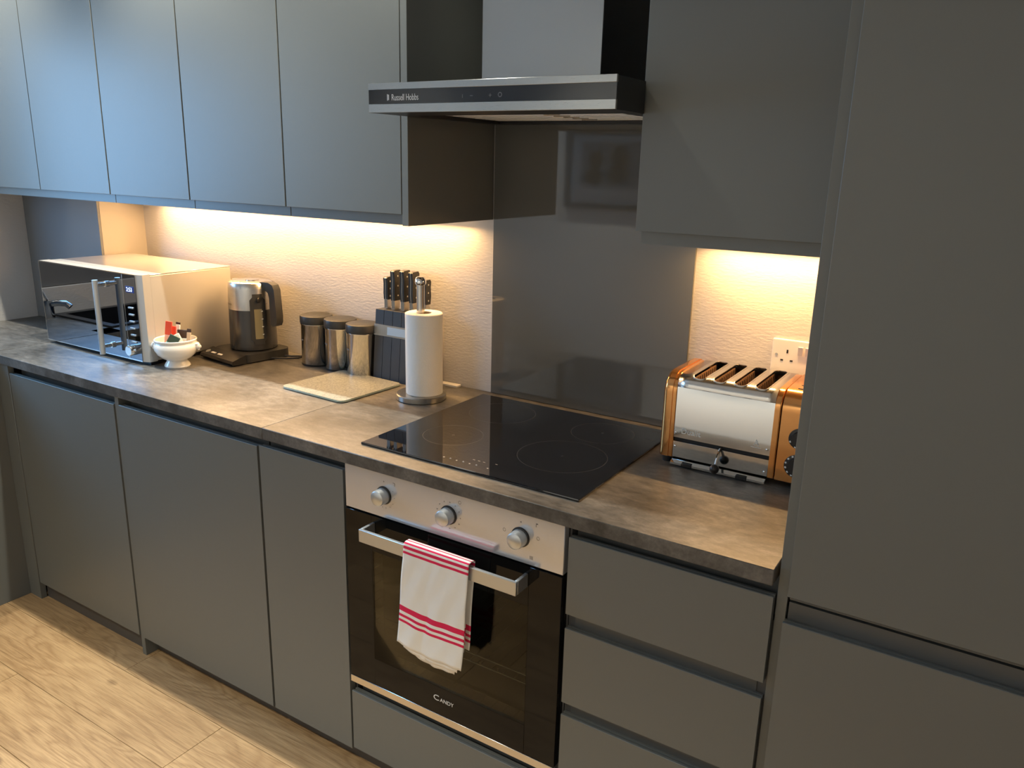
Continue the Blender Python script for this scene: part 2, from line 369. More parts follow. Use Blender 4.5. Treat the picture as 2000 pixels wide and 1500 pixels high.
obj('carcass', MB().box(-0.4505, -0.4465, -0.594, -0.02, 0.066, 0.878).box(0.150, 0.1545, -0.594, -0.02, 0.066, 0.878).box(-.4465, .150, -.594, -.02, .066, .23), m_carc, t)
obj('drawer_front', jdoor(-0.4475, 0.1515, 0.0755, 0.250), m_cab, t)
obj('rail', MB().box(-.435, .14, -.588, -.575, .231, .276), m_rail, t)
# end panel between the first two cupboards (reaches the floor) and the corner filler
tag(obj('end_panel', MB().box(-1.3780, -1.3590, -0.612, -0.02, 0.0, 0.8785, .0008), m_cab), 'thin grey panel standing on the floor between the two left base cupboards', 'panel')
cp = thing('corner_post', 'grey L-shaped filler post in the inner corner left of the base cupboards', 'filler', (-2.0, -0.62, 0))
obj('back_run_filler', MB().box(-2.0518, -1.9785, YD-.001, YD+.019, 0.0, 0.878, .001), m_cab, cp)
obj('left_run_filler', MB().box(-2.070, -2.0518, -0.745, YD, 0.0, 0.878, .001), m_cab, cp)
tag(obj('plinth', MB().box(-1.9785, -1.3785, -0.592, -0.575, 0.0, 0.072), m_plinth), 'dark plinth board below the leftmost base cupboard', 'plinth')
tag(obj('plinth', MB().box(-1.3585, 0.5625, -0.568, -0.552, 0.0, 0.065), m_plinth), 'long dark plinth board recessed below the cupboards, oven and drawers', 'plinth')
# left run with sink
lr = thing('base_cabinet', 'grey sink cupboard on the left wall, its edge at the far left of the photo', 'cabinet', (-2.3, -1.5, 0))
obj('carcass', MB().box(XL+.01, -2.072, -2.35, -0.75, 0.10, 0.70), m_carc, lr)
for y0, y1 in ((-1.345, -0.748), (-1.945, -1.349), (-2.35, -1.949)):
    obj('door', MB().box(-2.072, -2.053, y0, y1-.003, 0.085, 0.855, .001), m_cab, lr)
obj('plinth', MB().box(-2.12, -2.105, -2.35, -0.75, 0.0, 0.10), m_plinth, lr)
obj('rail', MB().box(-2.115, -2.10, -2.35, -0.75, 0.70, 0.8785), m_rail, lr)

# worktops
tag(obj('worktop', MB().box(-2.0665, -0.7231, -0.623, -0.001, 0.8788, ZW, .0009), m_top, origin=(-1.4, -.3, .8788)), 'grey stone-effect worktop section under the microwave, kettle and canisters', 'worktop')
tag(obj('worktop', MB().box(-0.7223, 0.5580, -0.623, -0.001, 0.8788, ZW, .0014), m_top, origin=(-.1, -.3, .8788)), 'grey stone-effect worktop section around the black hob and toaster', 'worktop')
sk = (-2.52, -2.15, -1.36, -0.72)
wt = MB().box(XL+.001, -2.0712, -0.70, -0.001, .8788, ZW, .0003).box(XL+.001, sk[0], -2.36, -.70, .8788, ZW).box(sk[1], -2.048, -2.36, -.6265, .8788, ZW, .0003)
wt.box(sk[0], sk[1], -2.36, sk[2], .8788, ZW).box(sk[0], sk[1], sk[3], -.70, .8788, ZW).box(-2.0712, -2.048, -.70, -.6265, .8788, ZW)
tag(obj('worktop', wt, m_top, origin=(-2.3, -1.2, .8788)), 'grey stone-effect worktop return along the left wall, behind the dark joint', 'worktop')
s_ = thing('sink', 'black sink set into the left worktop, seen mirrored in the microwave door', 'sink', (-2.335, -1.04, 0.72))
obj('bowl', MB().box(sk[0]+.002, sk[1]-.002, sk[2]+.002, sk[3]-.002, .715, .725).box(sk[0]+.002, sk[0]+.012, sk[2]+.002, sk[3]-.002, .725, .912).box(sk[1]-.012, sk[1]-.002, sk[2]+.002, sk[3]-.002, .725, .912)
    .box(sk[0]+.012, sk[1]-.012, sk[2]+.002, sk[2]+.012, .725, .912).box(sk[0]+.012, sk[1]-.012, sk[3]-.012, sk[3]-.002, .725, .912), m_sink, s_)
obj('rim', MB().box(sk[0]-.02, sk[0]+.012, sk[2]-.02, sk[3]+.02, ZW, .918).box(sk[1]-.012, sk[1]+.02, sk[2]-.02, sk[3]+.02, ZW, .918).box(sk[0]+.012, sk[1]-.012, sk[2]-.02, sk[2]+.012, ZW, .918).box(sk[0]+.012, sk[1]-.012, sk[3]-.012, sk[3]+.02, ZW, .918), m_sink, s_)
tp = thing('tap', 'chrome mixer tap behind the sink, seen mirrored in the microwave door', 'tap', (-2.50, -0.66, ZW))
obj('body', MB().cyl((-2.50, -.66, ZW), (-2.50, -.66, .985), .022), m_chrome, tp)
obj('spout', MB().tube([(-2.50, -.66, .968), (-2.47, -.685, .974), (-2.445, -.705, .972), (-2.432, -.715, .958)], .013, 10), m_chrome, tp)
obj('lever', MB().tube([(-2.50, -.66, .985), (-2.50, -.64, 1.03), (-2.495, -.62, 1.06)], .006), m_chrome, tp)

# wall cabinets
YC, ZB, ZP, YP, ZT = -0.3734, 1.4423, 1.4158, -0.3558, 2.32
def wall_cab(label, x0, x1, doors, px0=None, px1=None, group=None):
    t = thing('wall_cabinet', label, 'cabinet', ((x0+x1)/2, -0.18, ZP), group=group)
    obj('carcass', MB().box(x0, x1, YC+.0195, -0.001, ZB+.001, ZT), m_carc, t)
    for a, b_ in doors: obj('door', MB().box(a, b_, YC, YC+.019, ZB, ZT, .0008), m_cab, t)
    px0, px1 = px0 or x0, px1 or x1
    obj('pelmet', MB().box(px0+.0006, px1-.0006, YP, YP+.018, ZP, ZB+.0008), m_cab, t)
    return t
wall_cab('grey double wall cabinet at the far left, above the microwave', -2.474, -1.6755, [(-2.474, -2.0885), (-2.0855, -1.6765)])
wall_cab('grey single-door wall cabinet above the kettle', -1.6735, -1.2755, [(-1.6715, -1.2760)])
wall_cab('grey single-door wall cabinet above the canisters', -1.2735, -0.8695, [(-1.2715, -0.8700)])
wall_cab('grey single-door wall cabinet next to the cooker hood, above the knife block', -0.8675, -0.4640, [(-0.8660, -0.4650)])
tag(obj('filler_strip', MB().box(XL+.001, -2.476, YC+.004, YC+.022, ZP, ZT), m_cab), 'grey filler between the far left wall cabinet and the left wall', 'filler')
tag(obj('end_panel', MB().box(-0.4632, -0.4434, YC+.0005, -0.001, ZP-.0005, ZT, .0006), m_cab), 'grey end panel closing the wall cabinets left of the cooker hood', 'panel')
wall_cab('grey wall cabinet right of the cooker hood, above the toaster', 0.1530, 0.5615, [(0.1530, 0.5600)], 0.158, 0.5615)
# under-cabinet strip lights
def strip(label, x0, x1):
    t = thing('strip_light', label, 'light', ((x0+x1)/2, -0.05, 1.416))
    obj('housing', MB().box(x0, x1, -0.062, -0.038, 1.4165, 1.4430, .001), m_ledbody, t)
    obj('diffuser', MB().box(x0+.004, x1-.004, -0.058, -0.042, 1.4145, 1.4166), m_diff, t)
strip('long warm strip light below the left wall cabinets, its end by the splashback', -1.940, -0.490)
strip('short warm strip light below the wall cabinet over the toaster', 0.185, 0.555)
# tall cabinet
t = thing('tall_cabinet', 'tall grey larder cabinet filling the right side of the picture', 'cabinet', (0.88, -0.3, 0))
obj('side_panel', MB().box(0.5636, 0.5815, -0.602, -0.001, 0.0, ZT, .0006), m_cab, t)
obj('side_panel', MB().box(1.190, 1.208, -0.602, -0.001, 0.0, ZT, .0006), m_cab, t)
obj('carcass', MB().box(0.5815, 1.190, -0.570, -0.001, 0.08, ZT), m_carc, t)
obj('upper_door', MB().box(0.5835, 1.188, -0.620, -0.601, 0.8660, ZT, .0012), m_cab, t)
obj('lower_door', jdoor(0.5815, 1.188, 0.075, 0.8160, -0.620), m_cab, t)
obj('rail', MB().box(0.585, 1.188, -0.600, -0.585, 0.852, 0.92), m_rail, t)
obj('rail', MB().box(0.585, 1.188, -0.600, -0.585, 0.770, 0.8475), m_rail, t)
obj('plinth', MB().box(0.5815, 1.190, -0.566, -0.552, 0.0, 0.078), m_plinth, t)

# splashbacks
tag(obj('glass_splashback', MB().box(-0.438, 0.1565, -0.0075, -0.0005, ZW+.001, ZT, .0008), m_splash), 'tall dark grey glass splashback panel on the wall behind the hob', 'splashback')
tag(obj('splashback_panel', MB().box(XL+.002, XB, YB, YB+.0095, ZW+.001, 1.75, .0006), m_splash2), 'blue-lit grey splashback panel on the corner boxing behind the microwave', 'splashback')

# ------------------------------------------------------------------ cooker hood
hd = thing('cooker_hood', 'steel and black glass cooker hood over the hob', 'cooker hood', (-0.137, -0.25, 1.669))
hx0, hx1, hy, hz0, hz1 = -0.4363, 0.1617-.010, -0.512, 1.669, 1.7297
hx1 = 0.1600
obj('body', MB().box(hx0+.001, -0.4340+.0, hy+.004, YC-.01, hz0, hz1).box(-0.4340, 0.1500, hy+.004, -0.009, 1.688, hz1-.001).box(.150, hx1-.001, hy+.004, YC-.008, hz0, hz1-.001)
    .box(-0.4340, .150, hy+.004, -0.395, hz0, 1.688).box(-.4340, -.398, -.395, -.009, hz0, 1.688).box(.118, .150, -.395, -.009, hz0, 1.688).box(-.398, .118, -.045, -.009, hz0, 1.688), m_hoodside, hd)
obj('steel_band', MB().box(hx0, hx1, hy-.002, hy+.004, 1.7158, hz1, .0006), m_steelx, hd)
obj('control_glass', MB().box(hx0, hx1, hy-.0012, hy+.004, 1.6868, 1.7157), m_hoodblk, hd)
obj('steel_band', MB().box(hx0, hx1, hy-.002, hy+.004, hz0, 1.6867, .0006), m_steelx, hd)
m_filt = mat('filter_mesh', (0.78, 0.75, 0.70), 0.45, 0.6)
for a, b_ in ((-.397, -.106), (-.103, .117)):
    f = MB().box(a, b_, -.394, -.046, 1.676, 1.686)
    for k in range(7): f.box(a+.02, b_-.02, -.375+k*.046, -.352+k*.046, 1.6745, 1.676)
    obj('grease_filter', f, m_filt, hd)
obj('chimney', MB().box(-0.2835, 0.0196, -0.300, -0.009, hz1-.001, H-.002, .001), m_steel, hd)
text('lettering', 'Russell Hobbs', 0.0185, (-0.3716, hy-.0014, 1.6935), m_print, hd, sx=0.70)
obj('logo_bar', MB().box(-.3835, -.3815, hy-.0016, hy-.001, 1.6935, 1.7065).box(-.3805, -.3785, hy-.0016, hy-.001, 1.6945, 1.7055), m_print, hd)
ic = MB().box(-.184, -.1828, hy-.0016, hy-.001, 1.695, 1.702).box(-.165, -.158, hy-.0016, hy-.001, 1.6985, 1.6995).box(-.119, -.1125, hy-.0016, hy-.001, 1.6985, 1.6995).box(-.1163, -.1152, hy-.0016, hy-.001, 1.6955, 1.7025)
for k in range(12):
    a = 2*PI*k/12; ic.box(-.0925+.004*math.cos(a)-.0009, -.0925+.004*math.cos(a)+.0009, hy-.0016, hy-.001, 1.6995+.004*math.sin(a)-.0009, 1.6995+.004*math.sin(a)+.0009)
obj('touch_icon', ic, m_printg, hd)

# ------------------------------------------------------------------ hob
hb = thing('hob', 'black glass hob set into the worktop beneath the hood', 'hob', (-0.1436, -0.306, ZW))
X0, Y0 = -0.4386, -0.5663
obj('glass', MB().box(X0, X0+.59, Y0, Y0+.52, ZW, ZW+.006, .0018, 2), m_hob, hb, smooth=15)
zr = ZW+.00605
for cx, cy, r in ((0.002, -0.365, 0.105), (0.006, -0.160, 0.080), (-0.290, -0.170, 0.090), (-0.290, -0.395, 0.075)):
    g = MB(); n_ = 64
    g.grid([[(cx+(r+d)*math.cos(2*PI*k/n_), cy+(r+d)*math.sin(2*PI*k/n_), zr) for k in range(n_+1)] for d in (-.0007, .0007)])
    g.box(cx-.004, cx+.004, cy-.0006, cy+.0006, ZW+.0055, zr).box(cx-.0006, cx+.0006, cy-.004, cy+.004, ZW+.0055, zr)
    obj('zone_ring', g, m_hobring, hb)
mk = MB()
for k, x in enumerate((-.216, -.198, -.180, -.162, -.144, -.126, -.095)): mk.cyl((x, -.531+(k % 2)*.001, ZW+.0055), (x, -.531, zr), .0022, 8)
for x, y in ((-.150, -.505), (-.136, -.505), (-.122, -.505), (-.092, -.500)): mk.box(x-.003, x+.003, y-.001, y+.001, ZW+.0055, zr)
obj('touch_mark', mk, m_hobmark, hb)
obj('printed_label', MB().box(.105, .128, -.072, -.070, ZW+.0055, zr).box(.105, .120, -.078, -.0765, ZW+.0055, zr).box(.112, .135, -.137, -.1355, ZW+.0055, zr), m_hobring, hb)

# ------------------------------------------------------------------ oven
ov = thing('oven', 'built-in electric oven with steel control panel and black glass door', 'oven', (-0.1485, -0.35, 0.28))
ox0, ox1, yo = -0.4459, 0.1491, -0.6156
zt_, zp_, zd_, zb_ = 0.8768, 0.7663, 0.3020, 0.2818
obj('control_panel', MB().box(ox0, ox1, yo, yo+.02, zp_, zt_, .0012), m_panel, ov)
# cavity
cav = MB().box(ox0+.01, ox0+.055, -0.575, -0.06, .30, .86).box(ox1-.055, ox1-.01, -0.575, -0.06, .30, .86).box(ox0+.055, ox1-.055, -0.575, -0.06, .30, .345)
cav.box(ox0+.055, ox1-.055, -.575, -.06, .70, .86).box(ox0+.055, ox1-.055, -.09, -.06, .345, .70)
obj('cavity', cav, mat('oven_enamel', (0.09, 0.088, 0.078), 0.35), ov)
wx0, wx1, wzb, wzt = -0.364, 0.0705, 0.377, 0.672
yd = -0.618
door = obj('door', MB().box(ox0, wx0, yd, -0.580, zd_, zp_-.003, .001).box(wx1, ox1, yd, -0.580, zd_, zp_-.003, .001).box(wx0, wx1, yd, -0.580, zd_, wzb).box(wx0, wx1, yd, -0.580, wzt, zp_-.003), m_blackg, ov)
obj('window_glass', MB().box(wx0, wx1, yd+.0002, yd+.004, wzb, wzt), m_ovenglass, door)
obj('door_trim', MB().box(ox0, ox1, yd-.001, -0.585, zb_, zd_-.0005, .0008), m_satin, ov)
rk = MB()
for z in (.430, .452): rk.cyl((-.385, -.555, z), (.090, -.555, z), .0022, 8)
for k in range(15): rk.cyl((-.37+k*.031, -.555, .430), (-.37+k*.031, -.12, .430), .0014, 6)
for k in range(7): rk.cyl((-.29+k*.05, -.556, .430), (-.29+k*.05, -.556, .441), .0018, 6)
obj('wire_rack', rk, m_chrome, ov)
hbz0, hbz1 = 0.7165, 0.7480
obj('handle', MB().box(-0.3600, 0.0690, -0.6665, -0.6585, hbz0, hbz1, .0012).box(-.3600, -.3520, -.6585, yd, hbz0, hbz1, .0012).box(.0610, .0690, -.6585, yd, hbz0, hbz1, .0012), m_alu, ov)
ks = (-0.3250, -0.1395, 0.0460)
for kx in ks:
    k = obj('knob', MB().lathe([(0, .028), (.0150, .0276), (.0178, .0255), (.0186, .021), (.0192, .006), (.0192, .003)], (kx, yo, 0.8235), 36, 'y'), m_alu, ov)
    obj('skirt', MB().lathe([(.0193, .0035), (.0215, .003), (.0222, 0)], (kx, yo, 0.8235), 36, 'y'), m_black, k)
pr_ = MB()
def dot(x, z, r=.0014): pr_.cyl((x, yo-.0004, z), (x, yo+.002, z), r, 8)
dot(ks[0], .8235+.034, .0018); dot(ks[2], .8235+.034, .0018)
for a in (-150, -125, -100, -80, -55, -30, 0, 30): dot(ks[0]+.031*math.cos(math.radians(a)), .8235+.031*math.sin(math.radians(a)), .0011)
for a in range(-140, 170, 28): dot(ks[1]+.032*math.cos(math.radians(a)), .8235+.031*math.sin(math.radians(a)), .0014)
for cx, cz in ((ks[1]+.030, .8235+.037), (ks[2]-.040, .8235+.006), (ks[2]+.042, .8235+.008)):
    for q in range(10): dot(cx+.0034*math.cos(q*PI/5), cz+.0036*math.sin(q*PI/5), .0007)
pr_.box(ks[0]+.027, ks[0]+.033, yo-.0004, yo+.001, .860, .8612).box(ks[0]+.032, ks[0]+.0332, yo-.0004, yo+.001, .853, .860)
pr_.box(ks[2]+.036, ks[2]+.0372, yo-.0004, yo+.001, .856, .864).box(ks[2]+.0372, ks[2]+.0405, yo-.0004, yo+.001, .862, .864)
for q in (0, .003, .006): pr_.box(ks[2]+.024+q, ks[2]+.0252+q, yo-.0004, yo+.001, .780, .788)
obj('dial_marking', pr_, m_printg, ov)
text('lettering', 'C', 0.0205, (-0.1810, yd-.0004, 0.3395), m_print, ov, sx=1.25)
text('lettering', 'ANDY', 0.0140, (-0.1610, yd-.0004, 0.3395), m_print, ov, sx=1.02)

# tea towel folded over the oven handle
def towel():
    rootx0, rootx1 = -0.2185, -0.0430
    def sheet(nu, fl_, bl_, gap, xa, xb, seed, lowslope=0.0):
        rnd = random.Random(seed); ph = [rnd.uniform(0, 6) for _ in range(6)]
        prof = []
        yb_, yf_, zt = -0.6585+gap, -0.6665-gap, hbz1+gap
        r = (yb_-yf_)/2; yc = (yb_+yf_)/2
        ns = 34
        for k in range(ns, 0, -1): prof.append((-(k/ns*bl_ + PI*r/2), yb_, zt - (r if False else 0) - k/ns*bl_, k/ns*bl_))
        for k in range(0, 9):
            a = PI*k/8; prof.append((-(PI/2-a)*r, yc+r*math.cos(a), zt+min(r, .004)*math.sin(a), 0))
        for k in range(1, ns+1): prof.append((k/ns*fl_ + PI*r/2, yf_, zt-k/ns*fl_, k/ns*fl_))
        rows_, uvs = [], []
        for (s_v, y, z, d) in prof:
            row = []
            for i in range(nu+1):
                u = i/nu; dd = d/0.26
                x = xa+(xb-xa)*u - 0.022*dd*(1-0.25*u) + 0.002*math.sin(9*dd+ph[0])*dd
                wv = 0.0045*dd*math.sin(2*PI*(0.9*u+0.08)+ph[1]*0.1) + 0.0015*dd*math.sin(2*PI*2.3*u+ph[2]+2*dd) + 0.0007*math.sin(21*u+14*dd+ph[3])*min(1, d*30)
                yy = y - abs(wv)*0.9 if y < yc else y + min(abs(wv), .028)*0.45
                zz = z - (0.010*u*dd + .0035*dd*math.sin(2*PI*(u*0.95-.15)))
                row.append((x, yy, zz)); uvs.append((u, s_v))
            rows_.append(row)
        mb = MB(); mb.grid(rows_)
        return mb, uvs
    tt = thing('tea_towel', 'white tea towel with red stripes hanging over the oven handle', 'towel', (-0.13, -0.66, 0.48))
    def mk_(name, args):
        mb, uvs = sheet(*args); mb.bm.verts.index_update()
        o = obj(name, mb, m_towel, tt, smooth=180); me = o.data; L = me.uv_layers.new(name='UVMap')
        for lp in me.loops: L.data[lp.index].uv = uvs[lp.vertex_index]
        sd = o.modifiers.new('thickness', 'SOLIDIFY'); sd.thickness = .0014; sd.offset = 0
    mk_('outer_layer', (44, .254, .215, .0075, rootx0, rootx1, 3))
    mk_('inner_layer', (30, .262, .220, .0045, rootx0+.018, rootx1-.012, 3))
    mk_('inner_layer', (24, .268, .226, .0018, rootx0+.045, rootx1-.020, 3))
towel()

# ------------------------------------------------------------------ microwave
mw = thing('microwave', 'large silver microwave with mirrored door at the left end of the worktop', 'microwave', (-1.78, -0.25, ZW))
mx0, mx1, my0, my1, mz0, mz1 = -2.069, -1.490, -0.420, -0.075, 0.9225, 1.2020
obj('body', MB().box(mx0+.003, mx1-.001, -.385, my1, mz0, mz1-.003, .003, 2), m_mwsil, mw, smooth=15)
obj('top_cover', MB().box(mx0+.002, mx1, -.383, my1-.001, mz1-.003, mz1, .001), m_mwtop, mw)
obj('front_frame', MB().prism([(-1.513, -.4205), (mx1+.0005, -.4115), (mx1+.0005, -.385), (mx0, -.385), (mx0, -.4205)], mz0-.001, mz1+.001, 'z'), m_mwsil, mw)
obj('front_edge', MB().box(mx0-.0005, -1.5135, -.4235, -.4205, mz1-.002, mz1+.001).box(mx0-.0005, -1.5135, -.4235, -.4205, mz0-.001, mz0+.002).box(mx0-.0005, mx0+.002, -.4235, -.4205, mz0+.002, mz1-.002), m_chrome, mw)
obj('mirror_door', MB().box(mx0+.002, -1.5815, -.4232, -.4206, mz0+.002, mz1-.002), m_mirror, mw)
obj('door_edge_strip', MB().box(-1.5812, -1.5785, -.4236, -.4206, mz0+.002, mz1-.002), m_satin, mw)
cpn = obj('control_panel', MB().box(-1.5782, -1.5137, -.4232, -.4206, mz0+.002, mz1-.002), m_mirror2, mw)
obj('display', MB().box(-1.5655, -1.5220, -.4238, -.4233, 1.144, 1.164), m_display, cpn)
text('display_digits', '2:53', 0.019, (-1.5615, -.4239, 1.1475), m_digit, cpn, sx=0.95)
for k in range(6): obj('button', MB().box(-1.5600, -1.5330, -.4262, -.4232, 1.092-k*.0222, 1.0975-k*.0222, .001), m_alu, cpn)
obj('dial', MB().lathe([(0, .024), (.0155, .0235), (.0170, .021), (.0172, 0)], (-1.549, -.4232, .9575), 30, 'y'), m_chrome, cpn)
hn = obj('handle', MB().cyl((-1.668, -.462, .9325), (-1.668, -.462, 1.1765), .0088, 20), m_alu, mw)
obj('handle_post', MB().cyl((-1.668, -.462, 1.160), (-1.668, -.4232, 1.160), .0062, 14).cyl((-1.668, -.430, 1.160), (-1.668, -.4232, 1.160), .0095, 16), m_chrome, hn)
obj('handle_post', MB().cyl((-1.668, -.462, .958), (-1.668, -.4232, .958), .0062, 14).cyl((-1.668, -.430, .958), (-1.668, -.4232, .958), .0095, 16), m_chrome, hn)
for x in (mx0+.05, mx1-.05):
    for y in (-.365, -.13): obj('foot', MB().cyl((x, y, ZW), (x, y, mz0+.001), .016, 16, .02), m_black, mw)
obj('gap_shade', MB().box(mx0+.010, mx1-.008, -.405, my1+.006, ZW+.0008, mz0+.001), m_black, mw)  # black block stands in for the shade in the gap underneath

# ------------------------------------------------------------------ soup bowl with sachets
bc = (-1.4230, -0.3600)
bw = thing('lion_head_bowl', 'small white footed bowl with lion-head handles holding sachets, before the microwave', 'bowl', (*bc, ZW))
P = [(0, .004), (.030, .004), (.0375, .000), (.0392, .003), (.0375, .008), (.0310, .016), (.0300, .019), (.045, .026), (.058, .037), (.0655, .050), (.0665, .058), (.0640, .066), (.0615, .070), (.0640, .073), (.0640, .077), (.0625, .0785),
     (.0590, .0770), (.0585, .070), (.0600, .060), (.056, .046), (.044, .032), (.02, .026), (0, .025)]
P = [(a*1.02, b_*1.17) for a, b_ in P]
obj('body', MB().lathe(P, (*bc, ZW), 48), m_cer, bw)
vr_ = Vector((0.845, 0.535, 0))
for s in (-1, 1):
    c = Vector((*bc, ZW+.069)) + vr_*s*.0685
    h = MB().sph(c, .0105, 14, (1.0, 1.0, 1.05)).sph(c+vr_*s*.007+Vector((0, 0, -.003)), .0065, 12).sph(c+Vector((-.005, .006, .007)), .0042, 8).sph(c+Vector((.005, -.006, .007)), .0042, 8)
    h.sph(c+vr_*s*.004+Vector((0, 0, -.010)), .005, 10)
    obj('lion_handle', h, m_cer, bw)
def stick(name, label, base, top, wdt, thk, m1, m2, frac, rz):
    base, top = Vector(base), Vector(top); d = top-base; Lh = d.length
    o = thing(name, label, 'sachet', base); o.rotation_mode = 'QUATERNION'
    z_ = d.normalized(); y_ = z_.cross(Vector((0.845, 0.535, 0))).normalized(); x_ = y_.cross(z_)
    o.rotation_quaternion = Matrix((x_, y_, z_)).transposed().to_quaternion() @ Matrix.Rotation((rz-.55)*.8, 3, 'Z').to_quaternion(); wdt *= 1.25
    obj('wrapper', MB().box(-wdt/2, wdt/2, -thk/2, thk/2, 0, Lh*frac, thk*.35), m1, o, local=True)
    obj('wrapper_end', MB().box(-wdt/2, wdt/2, -thk/2*.8, thk/2*.8, Lh*frac, Lh, thk*.25), m2, o, local=True)
bz = ZW+.036; X = lambda r, d, z: tuple(Vector((bc[0], bc[1], bz+z)) + vr_*r + Vector((-.51, .818, 0))*d)
stick('sugar_stick', 'tall paper stick with bright red top, foremost in the white bowl', X(-.030, -.004, .002), X(-.012, -.008, .112), .017, .004, m_pink, m_red, .60, .6)
stick('sugar_stick', 'orange-red paper stick leaning behind the bright red one in the bowl', X(-.016, .010, .002), X(-.006, .008, .094), .015, .004, m_pink, m_red, .30, .5)
stick('sugar_stick', 'pale paper stick with small dark tip behind the red sticks in the bowl', X(-.006, .020, .002), X(.004, .024, .104), .012, .004, m_cream, m_brown, .93, .4)
stick('tea_sachet', 'teal sachet with dark green label tilted over the bowl rim', X(-.026, -.016, .012), X(.012, -.026, .068), .026, .005, m_teal, mat('dark_green_label', (0.01, 0.05, 0.045), .4), .55, .7)
stick('milk_sachet', 'cream white sachet lying tilted at the front of the bowl', X(.034, -.022, .012), X(.004, -.012, .070), .022, .007, m_cream, m_cream, .5, .7)
stick('coffee_sachet', 'dark brown topped sachet standing in the middle of the bowl', X(.018, .010, .002), X(.020, .012, .082), .026, .006, m_cream, m_brown, .66, .5)
stick('sugar_stick', 'beige paper stick with brown tip at the right side of the bowl', X(.036, .004, .004), X(.043, .010, .086), .011, .004, m_beige, m_brown, .86, .5)

# ------------------------------------------------------------------ kettle on its base
kb_ = thing('power_base', 'black power base with buttons and cord carrying the kettle', 'kettle stand', (-1.350, -0.125, ZW), rz=-0.13)
bp = []
hw, hd_ = .098, .118
def rrect(x0, x1, y0, y1, r, n=6):
    out = []
    for cx, cy, a0 in ((x1-r, y0+r, -PI/2), (x1-r, y1-r, 0), (x0+r, y1-r, PI/2), (x0+r, y0+r, PI)):
        for k in range(n+1): out.append((cx+r*math.cos(a0+PI/2*k/n), cy+r*math.sin(a0+PI/2*k/n)))
    return out
obj('body', MB().prism(rrect(-hw, hw, -.085, hd_-.02, .03), .004, .030, 'z'), m_khand, kb_, local=True)
obj('control_strip', MB().prism([(-.1280, .004), (-.1330, .010), (-.1290, .018), (-.0860, .0305), (-.080, .0305), (-.080, .004)], -.098, .098, 'x'), m_black, kb_, local=True)
obj('foot', MB().prism(rrect(-hw+.012, hw-.012, -.110, hd_-.03, .03), 0, .005, 'z'), m_black, kb_, local=True)
bt = MB().cyl((-.076, -.112, .0215), (-.076, -.1135, .0252), .0085, 20)
obj('start_button', bt, m_alu, kb_, local=True)
for x in (-.042, -.004): obj('temperature_button', MB().prism([(-.1165, .0222), (-.1165, .0232), (-.1095, .0252), (-.1095, .0242)], x-.012, x+.012, 'x'), m_print, kb_, local=True)
obj('cord', MB().tube([(.080, .060, .006), (.120, .080, .006), (.150, .112, .006), (.158, .080, .006), (.135, .050, .006), (.100, .020, .006), (.08, .0, .006)], .0032, 8), m_black, kb_, local=True)
kt = thing('kettle', 'steel and dark grey electric kettle with side handle and water gauge', 'kettle', (-1.3485, -0.1100, ZW+.0305), rz=0.02)
K = [(0, .0), (.0735, .0), (.0775, .003), (.0780, .012), (.0768, .070), (.0752, .137)]
obj('lower_body', MB().lathe(K, (0, 0, 0), 56), m_kgrey, kt, local=True)
obj('steel_collar', MB().lathe([(.0756, .137), (.0758, .139), (.0738, .205), (.0725, .222), (.0695, .226)], (0, 0, 0), 56), m_steelk, kt, local=True)
obj('lid', MB().lathe([(.0695, .2255), (.063, .2290), (.030, .2305), (0, .2305)], (0, 0, 0), 48).cyl((.01, 0, .2295), (.01, 0, .233), .022, 28), m_satin, kt, local=True)
obj('spout', MB().prism([(-.060, -.022), (-.082, -.006), (-.082, .006), (-.060, .022)], .196, .2275, 'z'), m_steelk, kt, local=True)
hp = [(.052, .229), (.100, .231), (.118, .224), (.126, .208), (.132, .120), (.131, .100), (.124, .088), (.108, .084), (.1015, .092), (.1015, .180), (.097, .196), (.085, .203), (.064, .203)]
obj('handle', MB().prism(hp, -.0145, .0145, 'y'), m_khand, kt, local=True)
ka = PI*-0.02
g = MB()
gp = []
for zz in [.022+.010*k for k in range(18)]:
    rr = .0782-(zz-.01)*.022; ww = .34 if .04 < zz < .175 else .22
    gp.append([((rr+.0012)*math.cos(ka-.40+ww*q), (rr+.0012)*math.sin(ka-.40+ww*q), zz) for q in (-1, -.5, 0, .5, 1)])
obj('gauge_frame', MB().grid([[(x*1.002, y*1.002, z) for x, y, z in r] for r in gp]), m_khand, kt, local=True)
g.grid([[(x*1.012, y*1.012, z) for x, y, z in r[1:4]] for r in gp[2:13]])
gz = obj('water_gauge', g, m_gauge, kt, local=True)
obj('release_button', MB().sph((.0712, -.031, .172), .009, 14, (0.35, 1, 1)), m_black, kt, local=True)
for k in range(4):
    zz = .055+k*.026; rr = .0782-(zz-.01)*.022+.0022
    obj('level_mark', MB().box(rr*math.cos(-.30)-.001, rr*math.cos(-.30)+.001, rr*math.sin(-.30)-.003, rr*math.sin(-.30)+.003, zz, zz+.003), m_print, kt, local=True)
tl = text('lettering', 'BOSCH', 0.0085, (-.0130, -.0740, .152), m_printd, kt, local=True, align='CENTER')
for v in tl.data.vertices:
    a = -PI/2 + (v.co.x)/.0755 - 0.15; v.co.x = .0760*math.cos(a); v.co.y = .0760*math.sin(a)

